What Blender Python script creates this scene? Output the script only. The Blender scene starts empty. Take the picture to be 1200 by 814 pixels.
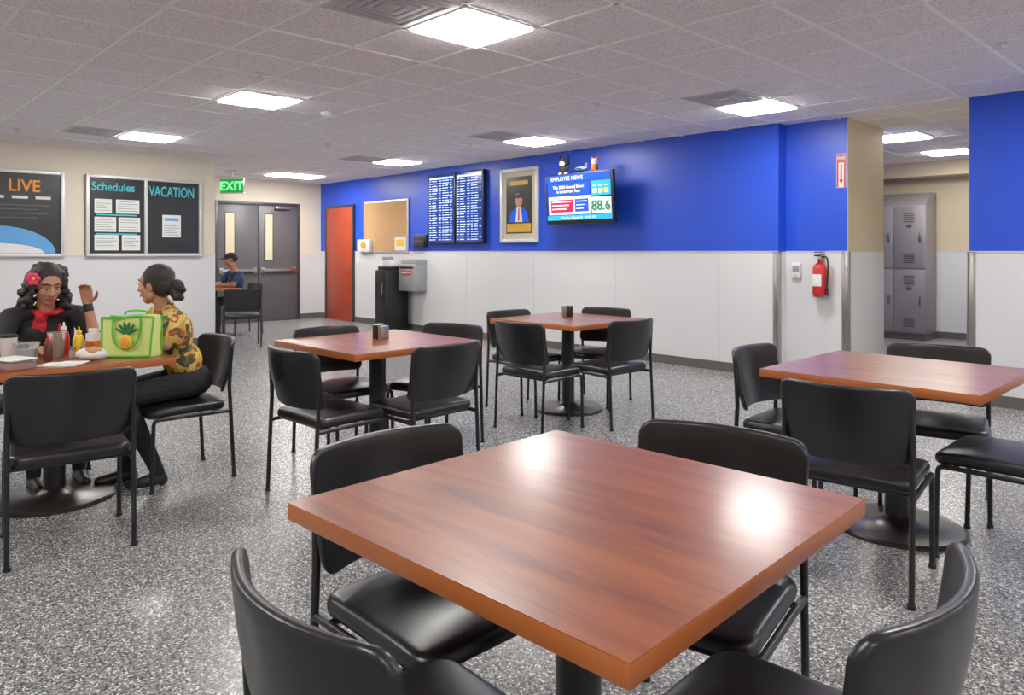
import bpy, bmesh, math, random
import numpy as np
from mathutils import Vector, Matrix, Euler
random.seed(7)
D=bpy.data; C=bpy.context
H=1.31; HC=2.633

# ---------------------------------------------------------------- materials
def srgb(r,g,b):
    f=lambda c:(c/255/12.92) if c/255<=.04045 else ((c/255+.055)/1.055)**2.4
    return (f(r),f(g),f(b),1)
def mat(name,col,rough=.5,metal=0,emit=None,es=1,coat=0,alpha=1,trans=0,spec=None):
    m=D.materials.new(name); m.use_nodes=True
    b=m.node_tree.nodes['Principled BSDF']
    b.inputs['Base Color'].default_value=col
    b.inputs['Roughness'].default_value=rough
    b.inputs['Metallic'].default_value=metal
    b.inputs['Coat Weight'].default_value=coat
    b.inputs['Transmission Weight'].default_value=trans
    if spec is not None: b.inputs['Specular IOR Level'].default_value=spec
    if emit is not None:
        b.inputs['Emission Color'].default_value=emit
        b.inputs['Emission Strength'].default_value=es
    return m
def nd(m,t,**kw):
    n=m.node_tree.nodes.new(t)
    for k,v in kw.items():
        if k in n.inputs: n.inputs[k].default_value=v
        else: setattr(n,k,v)
    return n
def lk(m,a,ao,b,bi): m.node_tree.links.new(a.outputs[ao],b.inputs[bi])
def bsdf(m): return m.node_tree.nodes['Principled BSDF']
def add_bump(m,scale,strength,dist=.002,detail=3,src='Object',typ='noise'):
    tc=nd(m,'ShaderNodeTexCoord')
    if typ=='noise': n=nd(m,'ShaderNodeTexNoise',Scale=scale,Detail=detail); o='Fac'
    else: n=nd(m,'ShaderNodeTexVoronoi',Scale=scale); o='Distance'
    lk(m,tc,src,n,'Vector')
    b=nd(m,'ShaderNodeBump',Strength=strength,Distance=dist)
    lk(m,n,o,b,'Height'); lk(m,b,'Normal',bsdf(m),'Normal')
    return n
def ramp(m,stops,interp='LINEAR'):
    r=m.node_tree.nodes.new('ShaderNodeValToRGB'); cr=r.color_ramp; cr.interpolation=interp
    while len(cr.elements)<len(stops): cr.elements.new(.5)
    for e,(p,c) in zip(cr.elements,stops): e.position=p; e.color=c
    return r

M={}
# floor: epoxy flake
m=mat('floor_flake',srgb(140,140,140),.27); M['floor']=m
tc=nd(m,'ShaderNodeTexCoord')
v=nd(m,'ShaderNodeTexVoronoi',Scale=165.0); lk(m,tc,'Object',v,'Vector')
sp=nd(m,'ShaderNodeSeparateColor'); lk(m,v,'Color',sp,'Color')
r=ramp(m,[(0,srgb(74,75,77)),(.2,srgb(108,108,109)),(.45,srgb(136,136,136)),(.76,srgb(166,166,165)),(.9,srgb(222,222,219))],'CONSTANT')
lk(m,sp,'Red',r,'Fac')
n2=nd(m,'ShaderNodeTexNoise',Scale=1.2,Detail=3.0); lk(m,tc,'Object',n2,'Vector')
r2=ramp(m,[(.3,(.92,.92,.92,1)),(.7,(1,1,1,1))]); lk(m,n2,'Fac',r2,'Fac')
mx=nd(m,'ShaderNodeMix',data_type='RGBA',blend_type='MULTIPLY'); mx.inputs[0].default_value=1
m.node_tree.links.new(r.outputs['Color'],mx.inputs[6]); m.node_tree.links.new(r2.outputs['Color'],mx.inputs[7])
m.node_tree.links.new(mx.outputs[2],bsdf(m).inputs['Base Color'])
bp=nd(m,'ShaderNodeBump',Strength=.25,Distance=.001); lk(m,sp,'Green',bp,'Height'); lk(m,bp,'Normal',bsdf(m),'Normal')
# ceiling tile
m=mat('ceiling_tile',srgb(205,200,202),.95); M['tile']=m
tc=nd(m,'ShaderNodeTexCoord'); n=nd(m,'ShaderNodeTexNoise',Scale=70.0,Detail=4.0); lk(m,tc,'Object',n,'Vector')
r=ramp(m,[(.35,srgb(212,203,208)),(.55,srgb(242,234,238))]); lk(m,n,'Fac',r,'Fac'); lk(m,r,'Color',bsdf(m),'Base Color')
bp=nd(m,'ShaderNodeBump',Strength=.35,Distance=.003); lk(m,n,'Fac',bp,'Height'); lk(m,bp,'Normal',bsdf(m),'Normal')
M['grid']=mat('ceiling_grid_white',srgb(246,244,242),.5)
def paint(name,c,rough=.55,b=.06):
    m=mat(name,c,rough); add_bump(m,260,b,.001); return m
M['blue']=paint('blue_paint',srgb(24,72,204),.4)
M['beige']=paint('beige_paint',srgb(226,216,196),.6)
M['tan']=paint('tan_paint',srgb(206,190,160),.6)
M['white']=paint('white_wall_panel',srgb(216,216,218),.38,.15)
M['trim']=mat('light_trim',srgb(205,205,208),.35)
M['base']=mat('rubber_base',srgb(88,84,80),.5)
M['steel']=mat('brushed_steel',srgb(170,168,165),.3,1)
M['alu']=mat('aluminium',srgb(214,214,214),.4,.3)
M['light']=mat('light_diffuser',(1,1,1,1),.5,emit=(1,.97,.925,1),es=42)
M['lframe']=mat('fixture_housing',srgb(235,235,232),.4)
M['vent']=mat('diffuser_vent',srgb(196,190,196),.6)
# wood
def wood(name,c1,c2,c3,rough):
    m=mat(name,c1,rough,coat=.45); bsdf(m).inputs['Coat Roughness'].default_value=.17
    tc=nd(m,'ShaderNodeTexCoord'); mp=nd(m,'ShaderNodeMapping'); mp.inputs['Scale'].default_value=(1.6,11,11)
    lk(m,tc,'Object',mp,'Vector')
    n=nd(m,'ShaderNodeTexNoise',Scale=1.6,Detail=5.0,Distortion=.6); lk(m,mp,'Vector',n,'Vector')
    mp2=nd(m,'ShaderNodeMapping'); mp2.inputs['Scale'].default_value=(6,150,150); lk(m,tc,'Object',mp2,'Vector')
    f=nd(m,'ShaderNodeTexNoise',Scale=1.0,Detail=3.0); lk(m,mp2,'Vector',f,'Vector')
    ad=nd(m,'ShaderNodeMath',operation='MULTIPLY_ADD'); lk(m,f,'Fac',ad,0); ad.inputs[1].default_value=.35; lk(m,n,'Fac',ad,2)
    r=ramp(m,[(.42,c3),(.62,c1),(.88,c2)]); lk(m,ad,0,r,'Fac'); lk(m,r,'Color',bsdf(m),'Base Color')
    return m
M['wood']=wood('cherry_laminate',srgb(134,64,26),srgb(158,84,38),srgb(106,45,20),.36)
M['edge']=mat('cherry_edge_band',srgb(170,92,42),.35)
M['vinyl']=mat('black_vinyl',srgb(23,23,26),.31); add_bump(M['vinyl'],420,.1,.0008)
M['frame']=mat('black_powdercoat',srgb(20,20,22),.35)
M['basedisc']=mat('table_base_metal',srgb(62,58,56),.28,.7)
M['black']=mat('black_plastic',srgb(22,22,24),.4)
M['dgray']=mat('door_gray',srgb(82,80,84),.45)
M['dframe']=mat('door_frame_dark',srgb(56,54,58),.4)
M['glasslit']=mat('door_lite',srgb(190,180,150),.15,emit=srgb(200,190,160),es=.35)
M['red']=mat('safety_red',srgb(190,28,30),.35)
M['reddoor']=mat('rust_red_door',srgb(160,58,32),.4)
M['cork']=mat('cork',srgb(186,146,100),.9); add_bump(M['cork'],300,.4,.002)
M['paper']=mat('paper',srgb(228,228,226),.7)
M['ink']=mat('ink_grey',srgb(110,112,118),.7)
M['board']=mat('blackboard',srgb(30,31,35),.3)
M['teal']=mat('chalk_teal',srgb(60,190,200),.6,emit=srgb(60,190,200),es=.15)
M['orange']=mat('orange_print',srgb(240,150,40),.6)
M['yellow']=mat('yellow_plastic',srgb(240,195,40),.35)
M['brown']=mat('sauce_brown',srgb(90,40,24),.3)
M['lgray']=mat('light_grey_metal',srgb(150,152,155),.4,.2)
M['locker']=mat('locker_grey',srgb(138,132,133),.4,.25)
M['green']=mat('green_fabric',srgb(90,190,50),.6)
M['lime']=mat('bag_pale_lime',srgb(210,224,130),.6)
M['dkgreen']=mat('leaf_green',srgb(40,120,50),.6)
M['clear']=mat('clear_plastic',srgb(235,240,240),.1,trans=.8)
M['amber']=mat('iced_tea',srgb(190,110,50),.15,trans=.3)
M['scrblue']=mat('screen_navy',srgb(16,40,110),.2,emit=srgb(24,58,150),es=.55)
M['scrtext']=mat('screen_text',srgb(190,215,250),.3,emit=srgb(170,200,245),es=.9)
M['scrroyal']=mat('screen_royal',srgb(20,60,170),.2,emit=srgb(30,80,200),es=.7)
M['scrwhite']=mat('screen_white',srgb(200,215,220),.2,emit=srgb(225,238,245),es=.5)
M['scrcyan']=mat('screen_cyan',srgb(40,150,200),.2,emit=srgb(50,170,220),es=.6)
M['scrred']=mat('screen_red',srgb(190,20,60),.2,emit=srgb(200,25,65),es=.7)
M['scryel']=mat('screen_yellow',srgb(250,220,90),.2,emit=srgb(250,220,90),es=.8)
M['scrgreen']=mat('screen_green',srgb(10,120,50),.3,emit=srgb(10,130,55),es=.3)
M['exit']=mat('exit_green',srgb(60,200,90),.3,emit=srgb(120,255,150),es=1.3)
M['exitbg']=mat('exit_panel',srgb(20,120,60),.3,emit=srgb(40,170,80),es=.6)
M['mat_board']=mat('poster_mat',srgb(196,186,160),.6)
M['poster']=mat('poster_dark',srgb(52,50,48),.3)
M['posteryel']=mat('poster_gold',srgb(210,160,50),.4)
M['skinprint']=mat('poster_skin',srgb(190,130,100),.5)
M['plush']=mat('plush_black',srgb(24,22,30),.9)
M['plushw']=mat('plush_white',srgb(235,230,230),.9)
M['plushp']=mat('plush_purple',srgb(120,60,130),.9)
M['plusho']=mat('plush_orange',srgb(225,110,40),.9)
M['skyblue']=mat('print_reflection_skyblue',srgb(90,160,220),.4)  # also colours the painted reflection on the bulletin board

# ---------------------------------------------------------------- mesh builder
class MB:
    def __init__(s): s.bm=bmesh.new(); s.mats=[]
    def mi(s,k):
        if k not in s.mats: s.mats.append(k)
        return s.mats.index(k)
    def merge(s,b,k,mtx=None,deform=None):
        if deform:
            for v in b.verts: v.co=Vector(deform(v.co))
        if mtx is not None: b.transform(mtx)
        i=s.mi(k)
        for f in b.faces: f.material_index=i; f.smooth=True
        me=D.meshes.new('t'); b.to_mesh(me); b.free(); s.bm.from_mesh(me); D.meshes.remove(me)
    def box(s,lo,hi,k,bev=0,seg=2,mtx=None,vert_bev=0,cuts=None,deform=None,axis=2):
        b=bmesh.new(); bmesh.ops.create_cube(b,size=1)
        lo=Vector(lo);hi=Vector(hi);c=(lo+hi)/2;sz=hi-lo
        for v in b.verts: v.co=Vector((v.co.x*sz.x,v.co.y*sz.y,v.co.z*sz.z))+c
        if vert_bev:
            es=[e for e in b.edges if abs((e.verts[0].co-e.verts[1].co).normalized()[axis])>.9]
            bmesh.ops.bevel(b,geom=es,offset=vert_bev,segments=5,affect='EDGES',profile=.5)
            if bev:
                es=[e for e in b.edges if len(e.link_faces)==2 and e.calc_face_angle(0)>1.2]
                bmesh.ops.bevel(b,geom=es,offset=bev,segments=seg,affect='EDGES',profile=.5)
        elif bev: bmesh.ops.bevel(b,geom=b.edges[:],offset=bev,segments=seg,affect='EDGES',profile=.5)
        if cuts:
            for ax,vals in cuts.items():
                nrm=Vector((0,0,0)); nrm[ax]=1
                for val in vals:
                    co=Vector((0,0,0)); co[ax]=val
                    bmesh.ops.bisect_plane(b,geom=b.verts[:]+b.edges[:]+b.faces[:],plane_co=co,plane_no=nrm)
        s.merge(b,k,mtx,deform)
    def cyl(s,p,q,r,k,r2=None,n=16,cap=True):
        p=Vector(p);q=Vector(q);d=q-p
        b=bmesh.new(); bmesh.ops.create_cone(b,cap_ends=cap,segments=n,radius1=r,radius2=r if r2 is None else r2,depth=d.length)
        mt=Matrix.Translation((p+q)/2)@d.to_track_quat('Z','Y').to_matrix().to_4x4()
        s.merge(b,k,mt)
    def sph(s,c,r,k,sub=2,rot=None):
        b=bmesh.new(); bmesh.ops.create_icosphere(b,subdivisions=sub,radius=1)
        if not hasattr(r,'__len__'): r=(r,r,r)
        mt=Matrix.Translation(c)
        if rot is not None: mt=mt@rot.to_4x4()
        s.merge(b,k,mt@Matrix.Diagonal((*r,1)))
    def tube(s,pts,r,k,n=12,smooth=0):
        pts=[Vector(p) for p in pts]
        for _ in range(smooth):
            q=[pts[0]]
            for a,c in zip(pts,pts[1:]): q+=[a.lerp(c,.25),a.lerp(c,.75)]
            pts=q+[pts[-1]]
        b=bmesh.new(); rings=[]
        for i,p in enumerate(pts):
            if i==0: t=pts[1]-p
            elif i==len(pts)-1: t=p-pts[i-1]
            else: t=(pts[i+1]-p).normalized()+(p-pts[i-1]).normalized()
            q=t.to_track_quat('Z','Y')
            rings.append([b.verts.new(p+q@Vector((r*math.cos(a*2*math.pi/n),r*math.sin(a*2*math.pi/n),0))) for a in range(n)])
        for a,c in zip(rings,rings[1:]):
            off=min(range(n),key=lambda o:sum((a[j].co-c[(j+o)%n].co).length for j in (0,n//4,n//2)))
            for i in range(n): b.faces.new((a[i],a[(i+1)%n],c[(i+1+off)%n],c[(i+off)%n]))
        b.faces.new(rings[0][::-1]); b.faces.new(rings[-1])
        bmesh.ops.recalc_face_normals(b,faces=b.faces)
        s.merge(b,k)
    def lathe(s,prof,k,c=(0,0,0),n=32):
        b=bmesh.new(); rings=[]
        for r,z in prof:
            rings.append([b.verts.new((max(r,1e-4)*math.cos(a*2*math.pi/n),max(r,1e-4)*math.sin(a*2*math.pi/n),z)) for a in range(n)])
        for a,d in zip(rings,rings[1:]):
            for i in range(n): b.faces.new((a[i],a[(i+1)%n],d[(i+1)%n],d[i]))
        b.faces.new(rings[0][::-1]); b.faces.new(rings[-1])
        bmesh.ops.recalc_face_normals(b,faces=b.faces)
        s.merge(b,k,Matrix.Translation(c))
    def quad(s,pts,k):
        b=bmesh.new(); b.faces.new([b.verts.new(p) for p in pts]); s.merge(b,k)
    def obj(s,name,loc=(0,0,0),rz=0,parent=None,ang=35):
        me=D.meshes.new(name); s.bm.to_mesh(me); s.bm.free()
        for k in s.mats: me.materials.append(M[k])
        me.set_sharp_from_angle(angle=math.radians(ang))
        o=D.objects.new(name,me); C.collection.objects.link(o); o.location=loc; o.rotation_euler=(0,0,rz)
        if parent: o.parent=parent
        return o
def empty(name,loc=(0,0,0),rz=0):
    o=D.objects.new(name,None); C.collection.objects.link(o); o.location=loc; o.rotation_euler=(0,0,rz); o.empty_display_size=.1
    return o
def inst(name,me,loc,rz):
    o=D.objects.new(name,me); C.collection.objects.link(o); o.location=loc; o.rotation_euler=(0,0,rz); return o
def box(name,lo,hi,k,bev=0,parent=None):
    b=MB(); b.box(lo,hi,k,bev); return b.obj(name,parent=parent)
def text(name,s,size,loc,rot,k,parent=None,align='LEFT',ext=.001,bold=0,sx=1):
    cu=D.curves.new(name,'FONT'); cu.body=s; cu.size=size; cu.extrude=ext; cu.offset=bold; cu.align_x=align
    cu.materials.append(M[k]); o=D.objects.new(name,cu); C.collection.objects.link(o)
    o.location=loc; o.rotation_euler=rot; o.scale=(sx,1,1)
    if parent: o.parent=parent
    return o
R90=math.pi/2
FY=(R90,0,0)      # text on wall facing -y
FX=(R90,0,R90)    # text on wall facing +x

# ---------------------------------------------------------------- room shell
YW=7.2175; YR=7.39; XL=-10.436; XF=-13.1; XE=3.2; YS=-3.2; ZW=1.305; YC=4.14
box('floor',(XF-.2,YS-.2,-.1),(XE+.2,12.6,0),'floor')
box('ceiling',(XF-.2,YS-.2,HC),(XE+.2,12.6,HC+.1),'tile')
def wall(side,lo,hi,up,face,zw=ZW,low='white',base=True,seams=()):
    w=MB(); w.box((lo[0],lo[1],0),(hi[0],hi[1],HC),up); w.obj('wall_'+side)
    w=MB()
    t=.008
    def sheet(z0,z1,th,k,a=None,b=None):
        if face=='-y': w.box((a if a is not None else lo[0],lo[1]-th,z0),(b if b is not None else hi[0],lo[1]+.001,z1),k)
        if face=='+y': w.box((lo[0],hi[1]-.001,z0),(hi[0],hi[1]+th,z1),k)
        if face=='+x': w.box((hi[0]-.001,a if a is not None else lo[1],z0),(hi[0]+th,b if b is not None else hi[1],z1),k)
        if face=='-x': w.box((lo[0]-th,lo[1],z0),(lo[0]+.001,hi[1],z1),k)
    if low: 
        sheet(0,zw,t,low); sheet(zw-.006,zw+.006,t+.006,'trim')
        for s in seams: sheet(0,zw,t+.003,'trim',s-.006,s+.006)
    w.obj('trim_wainscot_'+side)
    if base:
        w=MB(); sheet(0,.1,t+.008,'base'); w.obj('baseboard_'+side)
wall('back_main',(-9.904,YW),(-3.566,8.3),'blue','-y',seams=(-8.55,-7.1,-5.68,-4.25))
wall('back_door_side',(XF-.1,YW+.07),(-9.904,8.3),'blue','-y')
wall('back_column',(-3.566,YR),(-2.935,8.339),'blue','-y')
wall('back_right',(-1.837,YW),(XE+.1,8.3),'blue','-y',seams=(-.6,.8))
def ret(name,x,y0,y1,face,up='tan'):
    w=MB(); s=1 if face=='+x' else -1
    w.box((min(x,x+s*.004),y0,ZW),(max(x,x+s*.004),y1,HC),up)
    w.box((min(x,x+s*.008),y0,0),(max(x,x+s*.008),y1,ZW),'white')
    w.box((min(x,x+s*.016),y0+.01,0),(max(x,x+s*.016),y1,.1),'base'); w.obj(name)
ret('trim_opening_left',-2.935,YR+.002,8.339,'+x')
ret('trim_main_wall_end',-3.566,YW+.001,YR-.009,'+x','blue')
ret('trim_opening_right',-1.837,YW+.002,8.3,'-x')
wall('left',(XL-.15,YS),(XL,YC),'beige','+x',zw=1.255)
wall('alcove_side',(XF,YC-.15),(XL-.151,YC),'beige','+y',zw=1.255)
wall('far',(XF-.15,YC-.15),(XF,YW+.07),'beige','+x',zw=1.255)
wall('right',(XE,YS),(XE+.15,YW),'beige','-x')
wall('front',(XL-.15,YS-.15),(XE+.15,YS),'beige','+y')
wall('corridor_back',(-6,12.3),(-.8,12.45),'tan','-y')
wall('corridor_left',(-6.15,8.3),(-6,12.45),'tan','+x')
wall('corridor_right',(-.9,8.3),(-.75,12.45),'tan','-x')
box('trim_corridor_soffit',(-6,11.9,2.42),(-.9,12.3,HC),'tan')
def guard(name,x,y,sx):
    w=MB(); w.box((min(x,x+sx*.05),y-.014,.1),(max(x,x+sx*.05),y-.006,ZW),'steel',.001)
    w.box((min(x-sx*.017,x-sx*.008),y-.014,.1),(max(x-sx*.017,x-sx*.008),y+.04,ZW),'steel',.001); w.obj(name)
guard('trim_corner_guard_1',-3.566,YW,-1)
guard('trim_corner_guard_2',-2.935,YR,-1)
guard('trim_corner_guard_3',-1.837,YW,1)

# ceiling grid
TX,TY=.5696,.5728; LX,LY=-3.2929,2.8186
w=MB(); z0,z1=HC-.006,HC+.001
xs=[LX+TX*(k+.5) for k in range(-20,14)]; ys=[LY+TY*(k+.5) for k in range(-12,19)]
for x in xs:
    if XF<x<XE: w.box((x-.011,YS,z0),(x+.011,12.4,z1),'grid')
for y in ys:
    if YS<y<12.4: w.box((XF,y-.011,z0),(XE,y+.011,z1),'grid')
w.obj('ceiling_grid')
def troffer():
    w=MB(); a,b=TX/2-.008,TY/2-.008
    f=.022
    w.box((-a,-b,-.012),(-a+f,b,0),'lframe',.002); w.box((a-f,-b,-.012),(a,b,0),'lframe',.002)
    w.box((-a+f,-b,-.012),(a-f,-b+f,0),'lframe',.002); w.box((-a+f,b-f,-.012),(a-f,b,0),'lframe',.002)
    w.box((-a+f,-b+f,-.024),(a-f,b-f,-.002),'light',.004)
    w.box((-.05,-b+f,-.027),(-.046,b-f,-.022),'lframe'); w.box((.046,-b+f,-.027),(.05,b-f,-.022),'lframe')
    return w
t=troffer().obj('ceiling_light_panel',(LX,LY,HC)); lm=t.data
P,Q=2.848,3.437
pos=[(LX-i*P,LY+j*Q) for i in (-2,-1,0,1,2) for j in (-1,0,1)]+[(LX-3*P,LY+Q)]
for (x,y) in pos:
    if abs(x-LX)<.01 and abs(y-LY)<.01: continue
    if x<XE and x>XF and y>YS: inst('ceiling_light_panel',lm,(x,y,HC),0)
for (x,y) in [(-3.01,9.09),(-3.01,10.9),(-11.8,5.9)]: inst('ceiling_light_panel',lm,(x,y,HC),0)
w=MB(); a,b=TX/2-.012,TY/2-.012
w.box((-a,-b,-.01),(a,b,0),'vent',.003)
for k in range(1,5):
    s=a*(1-k*.19)
    for (lo,hi) in [((-s,-s,-.02),(s,-s+.012,-.008)),((-s,s-.012,-.02),(s,s,-.008)),((-s,-s+.012,-.02),(-s+.012,s-.012,-.008)),((s-.012,-s+.012,-.02),(s,s-.012,-.008))]:
        w.box(lo,hi,'vent')
dv=w.obj('air_diffuser',(LX,LY-TY,HC))
for (x,y) in [(LX,LY+Q-TY),(LX-P,LY+Q-TY),(LX-2*P,LY+Q-TY),(LX-2*P,LY-TY)]: inst('air_diffuser',dv.data,(x,y,HC),0)
w=MB(); w.lathe([(.075,0),(.075,-.02),(.06,-.035),(.03,-.04)],'lframe'); sd=w.obj('smoke_detector',(-6.27,3.57,HC))
inst('smoke_detector',sd.data,(-2.59,5.54,HC),0)
w=MB(); w.lathe([(.035,0),(.035,-.006),(.012,-.01),(.008,-.03),(.02,-.034),(.02,-.037)],'alu'); sp=w.obj('fire_sprinkler',(-4.17,5.04,HC))
for (x,y) in [(-1.21,5.46),(-5.2,2.4),(-8.1,4.6),(-9.4,1.6),(-6.9,5.9),(-3.6,1.0)]: inst('fire_sprinkler',sp.data,(x,y,HC),0)

# ---------------------------------------------------------------- doors
def door_red():
    e=empty('door_1',(-12.34,YW+.062,0)); w=MB()
    w.box((-.47,-.03,0),(.47,-.005,2.13),'reddoor',.002); w.obj('leaf',parent=e)
    w=MB()
    w.box((-.52,-.04,0),(-.47,0,2.18),'dframe',.003); w.box((.47,-.04,0),(.52,0,2.18),'dframe',.003); w.box((-.47,-.04,2.13),(.47,0,2.18),'dframe',.003)
    w.obj('frame',parent=e)
    w=MB(); w.cyl((.4,-.03,.95),(.4,-.075,.95),.012,'steel'); w.cyl((.4,-.075,.95),(.29,-.075,.95),.009,'steel'); w.obj('handle',parent=e)
door_red()
def door_double():
    e=empty('door_2',(XF+.01,5.99,0)); 
    w=MB(); w.box((0,-.82,0),(.05,-.77,2.22),'dframe',.003); w.box((0,.77,0),(.05,.82,2.22),'dframe',.003); w.box((0,-.77,2.16),(.05,.77,2.22),'dframe',.003); w.box((0,-.012,0),(.045,.012,2.16),'dframe',.003); w.obj('frame',parent=e)
    for n,s in (('leaf_left',-1),('leaf_right',1)):
        w=MB(); lo,hi=sorted((s*.012,s*.77)); w.box((.004,lo,.01),(.03,hi,2.16),'dgray',.002)
        y0,y1=(-.62,-.46) if s<0 else (.13,.27)
        w.box((.028,y0,1.15),(.034,y1,2.0),'glasslit'); 
        for a,b in ((y0-.02,y0),(y1,y1+.02)): w.box((.028,a,1.13),(.04,b,2.02),'dframe',.001)
        w.box((.028,y0,1.13),(.04,y1,1.15),'dframe',.001); w.box((.028,y0,2.0),(.04,y1,2.02),'dframe',.001)
        w.box((.03,lo+.06,.93),(.09,hi-.06,.98),'steel',.006); w.box((.028,lo+.03,.9),(.06,lo+.1,1.01),'steel',.004); w.box((.028,hi-.1,.9),(.06,hi-.03,1.01),'steel',.004)
        w.obj(n,parent=e)
    w=MB(); w.box((.05,.3,2.1),(.1,.6,2.15),'steel',.004); w.obj('closer',parent=e)
door_double()
e=empty('exit_sign',(-11.84,4.98,0)); e.rotation_euler=(0,0,math.radians(38)) 
w=MB(); w.box((-.2,-.02,2.27),(.2,.02,2.49),'exitbg',.004); w.cyl((0,0,2.49),(0,0,HC),.012,'alu'); w.box((-.1,-.03,HC-.02),(.1,.03,HC),'alu',.003)
w.box((-.215,-.024,2.255),(.215,.024,2.27),'lframe'); w.box((-.215,-.024,2.49),(.215,.024,2.505),'lframe'); w.obj('panel',parent=e)
text('lettering','EXIT',.2,(0,-.024,2.31),FY,'exit',e,'CENTER',bold=.003)

# ---------------------------------------------------------------- items on the back wall
def disp(name,x0,x1):
    e=empty(name,(0,0,0)); w=MB(); y=YW-.004
    w.box((x0,y-.07,1.42),(x1,y,2.52),'black',.006); w.obj('bezel',parent=e)
    w=MB(); w.box((x0+.025,y-.074,1.445),(x1-.025,y-.069,2.495),'scrblue'); w.obj('screen',parent=e)
    w=MB(); rnd=random.Random(int(x0*100)); n=26
    for r in range(n):
        z=2.47-(r+.5)*(1.0/n)
        if r==0:
            w.box((x0+.04,y-.077,z-.012),(x1-.04,y-.0735,z+.016),'scrtext'); continue
        xx=x0+.04
        for wd in (.06,.16,.08,.07,.1,.06):
            l=wd*rnd.uniform(.5,.9)
            if xx+l<x1-.04: w.box((xx,y-.077,z-.005),(xx+l,y-.0735,z+.005),'scrtext')
            xx+=wd+.01
    w.obj('schedule_rows',parent=e)
disp('flight_schedule_monitor',-9.41,-8.74); disp('flight_schedule_monitor',-8.72,-8.08)
e=empty('framed_poster'); y=YW; x0,x1,z0,z1=-7.76,-7.0,1.43,2.48
w=MB(); f=.05
for lo,hi in [((x0,y-.04,z0),(x0+f,y,z1)),((x1-f,y-.04,z0),(x1,y,z1)),((x0+f,y-.04,z0),(x1-f,y,z0+f)),((x0+f,y-.04,z1-f),(x1-f,y,z1))]: w.box(lo,hi,'alu',.008)
w.obj('frame',parent=e)
w=MB(); w.box((x0+f,y-.02,z0+f),(x1-f,y,z1-f),'mat_board'); w.box((x0+.12,y-.023,z0+.13),(x1-.12,y-.0195,z1-.12),'poster')
w.sph((-7.38,y-.024,2.02),(.07,.004,.09),'skinprint',3)
w.quad([(-7.58,y-.0245,1.72),(-7.18,y-.0245,1.72),(-7.22,y-.0245,1.86),(-7.32,y-.0245,1.93),(-7.44,y-.0245,1.93),(-7.54,y-.0245,1.86)],'scrroyal')
w.quad([(-7.45,y-.026,1.72),(-7.31,y-.026,1.72),(-7.34,y-.026,1.93),(-7.42,y-.026,1.93)],'paper'); w.quad([(-7.395,y-.027,1.74),(-7.365,y-.027,1.74),(-7.37,y-.027,1.92),(-7.39,y-.027,1.92)],'red')
w.box((x0+.14,y-.027,z0+.15),(x1-.14,y-.022,z0+.27),'posteryel'); w.box((x0+.2,y-.027,2.24),(x1-.2,y-.022,2.30),'posteryel'); w.sph((-7.38,y-.025,2.09),(.08,.004,.045),'black',3)
w.obj('print',parent=e)
# television
e=empty('wall_television',(-6.03,6.93,1.975)); e.rotation_euler=(math.radians(4),0,0)
w=MB(); w.box((-.56,-.02,-.32),(.56,.03,.32),'black',.008); w.box((-.3,.03,-.2),(.3,.07,.15),'black',.01); w.obj('housing',parent=e)
w=MB(); w.box((-.53,-.024,-.27),(.53,-.019,.30),'scrblue'); w.box((-.53,-.026,.21),(.53,-.0235,.30),'scrroyal'); w.box((-.53,-.026,-.27),(.53,-.0235,-.21),'scrcyan')
w.box((-.50,-.027,.04),(.2,-.0235,.2),'scrroyal'); w.box((-.50,-.027,-.2),(.2,-.0235,.03),'scrwhite'); w.box((-.46,-.029,-.17),(-.08,-.0265,-.01),'scrred'); w.box((-.05,-.029,-.17),(.17,-.0265,-.01),'scrroyal')
w.box((.22,-.028,-.2),(.525,-.0235,.0),'scrwhite'); w.box((.22,-.028,.02),(.525,-.0235,.2),'scrcyan')
for k in range(3): w.box((-.44,-.031,-.045-k*.045),(-.11-k*.04,-.0285,-.03-k*.045),'scrwhite'); w.box((-.03,-.031,-.045-k*.045),(.15-k*.03,-.0285,-.035-k*.045),'scrwhite')
for k in range(3): w.box((.25+k*.09,-.03,.05),(.31+k*.09,-.0275,.1),'scryel'); w.box((.25+k*.09,-.03,.13),(.31+k*.09,-.0275,.145),'scrwhite')
w.obj('screen',parent=e)
text('headline','The 2024 Annual Event\nis tomorrow 9am',.055,(-.15,-.033,.13),FY,'scryel',e,'CENTER')
text('title','EMPLOYEE NEWS',.07,(-.17,-.032,.232),FY,'scrwhite',e,'CENTER')
text('temperature','88.6',.17,(.372,-.036,-.16),FY,'scrgreen',e,'CENTER',ext=.003,bold=.001)
text('date','Monday, August 12   10:42 AM',.045,(0,-.032,-.255),FY,'scrwhite',e,'CENTER')
w=MB(); w.box((-.12,.07,-.1),(.12,.27,.0),'black',.01); w.obj('wall_bracket',parent=e)
e=empty('plush_toy',(-6.28,6.93,2.295)); w=MB()
w.sph((0,0,.05),(.05,.045,.06),'plush'); w.sph((0,0,.14),(.075,.06,.06),'plush',3); w.sph((0,-.035,.13),(.05,.03,.038),'plushw')
for s in (-1,1):
    w.cyl((s*.05,0,.17),(s*.085,0,.25),.025,'plush',.008); w.sph((s*.09,0,.255),.014,'plushp'); w.sph((s*.05,-.02,.0),(.022,.03,.02),'plushw'); w.sph((s*.02,-.062,.135),.007,'plush'); w.sph((s*.06,-.01,.07),(.02,.02,.035),'plush')
w.sph((0,-.05,.175),.014,'plushp'); w.obj('body',parent=e)
e=empty('plush_toy',(-5.78,6.93,2.295)); w=MB()
w.sph((0,0,.045),(.05,.04,.05),'plusho'); w.sph((0,0,.11),(.05,.045,.045),'plushw'); 
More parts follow.
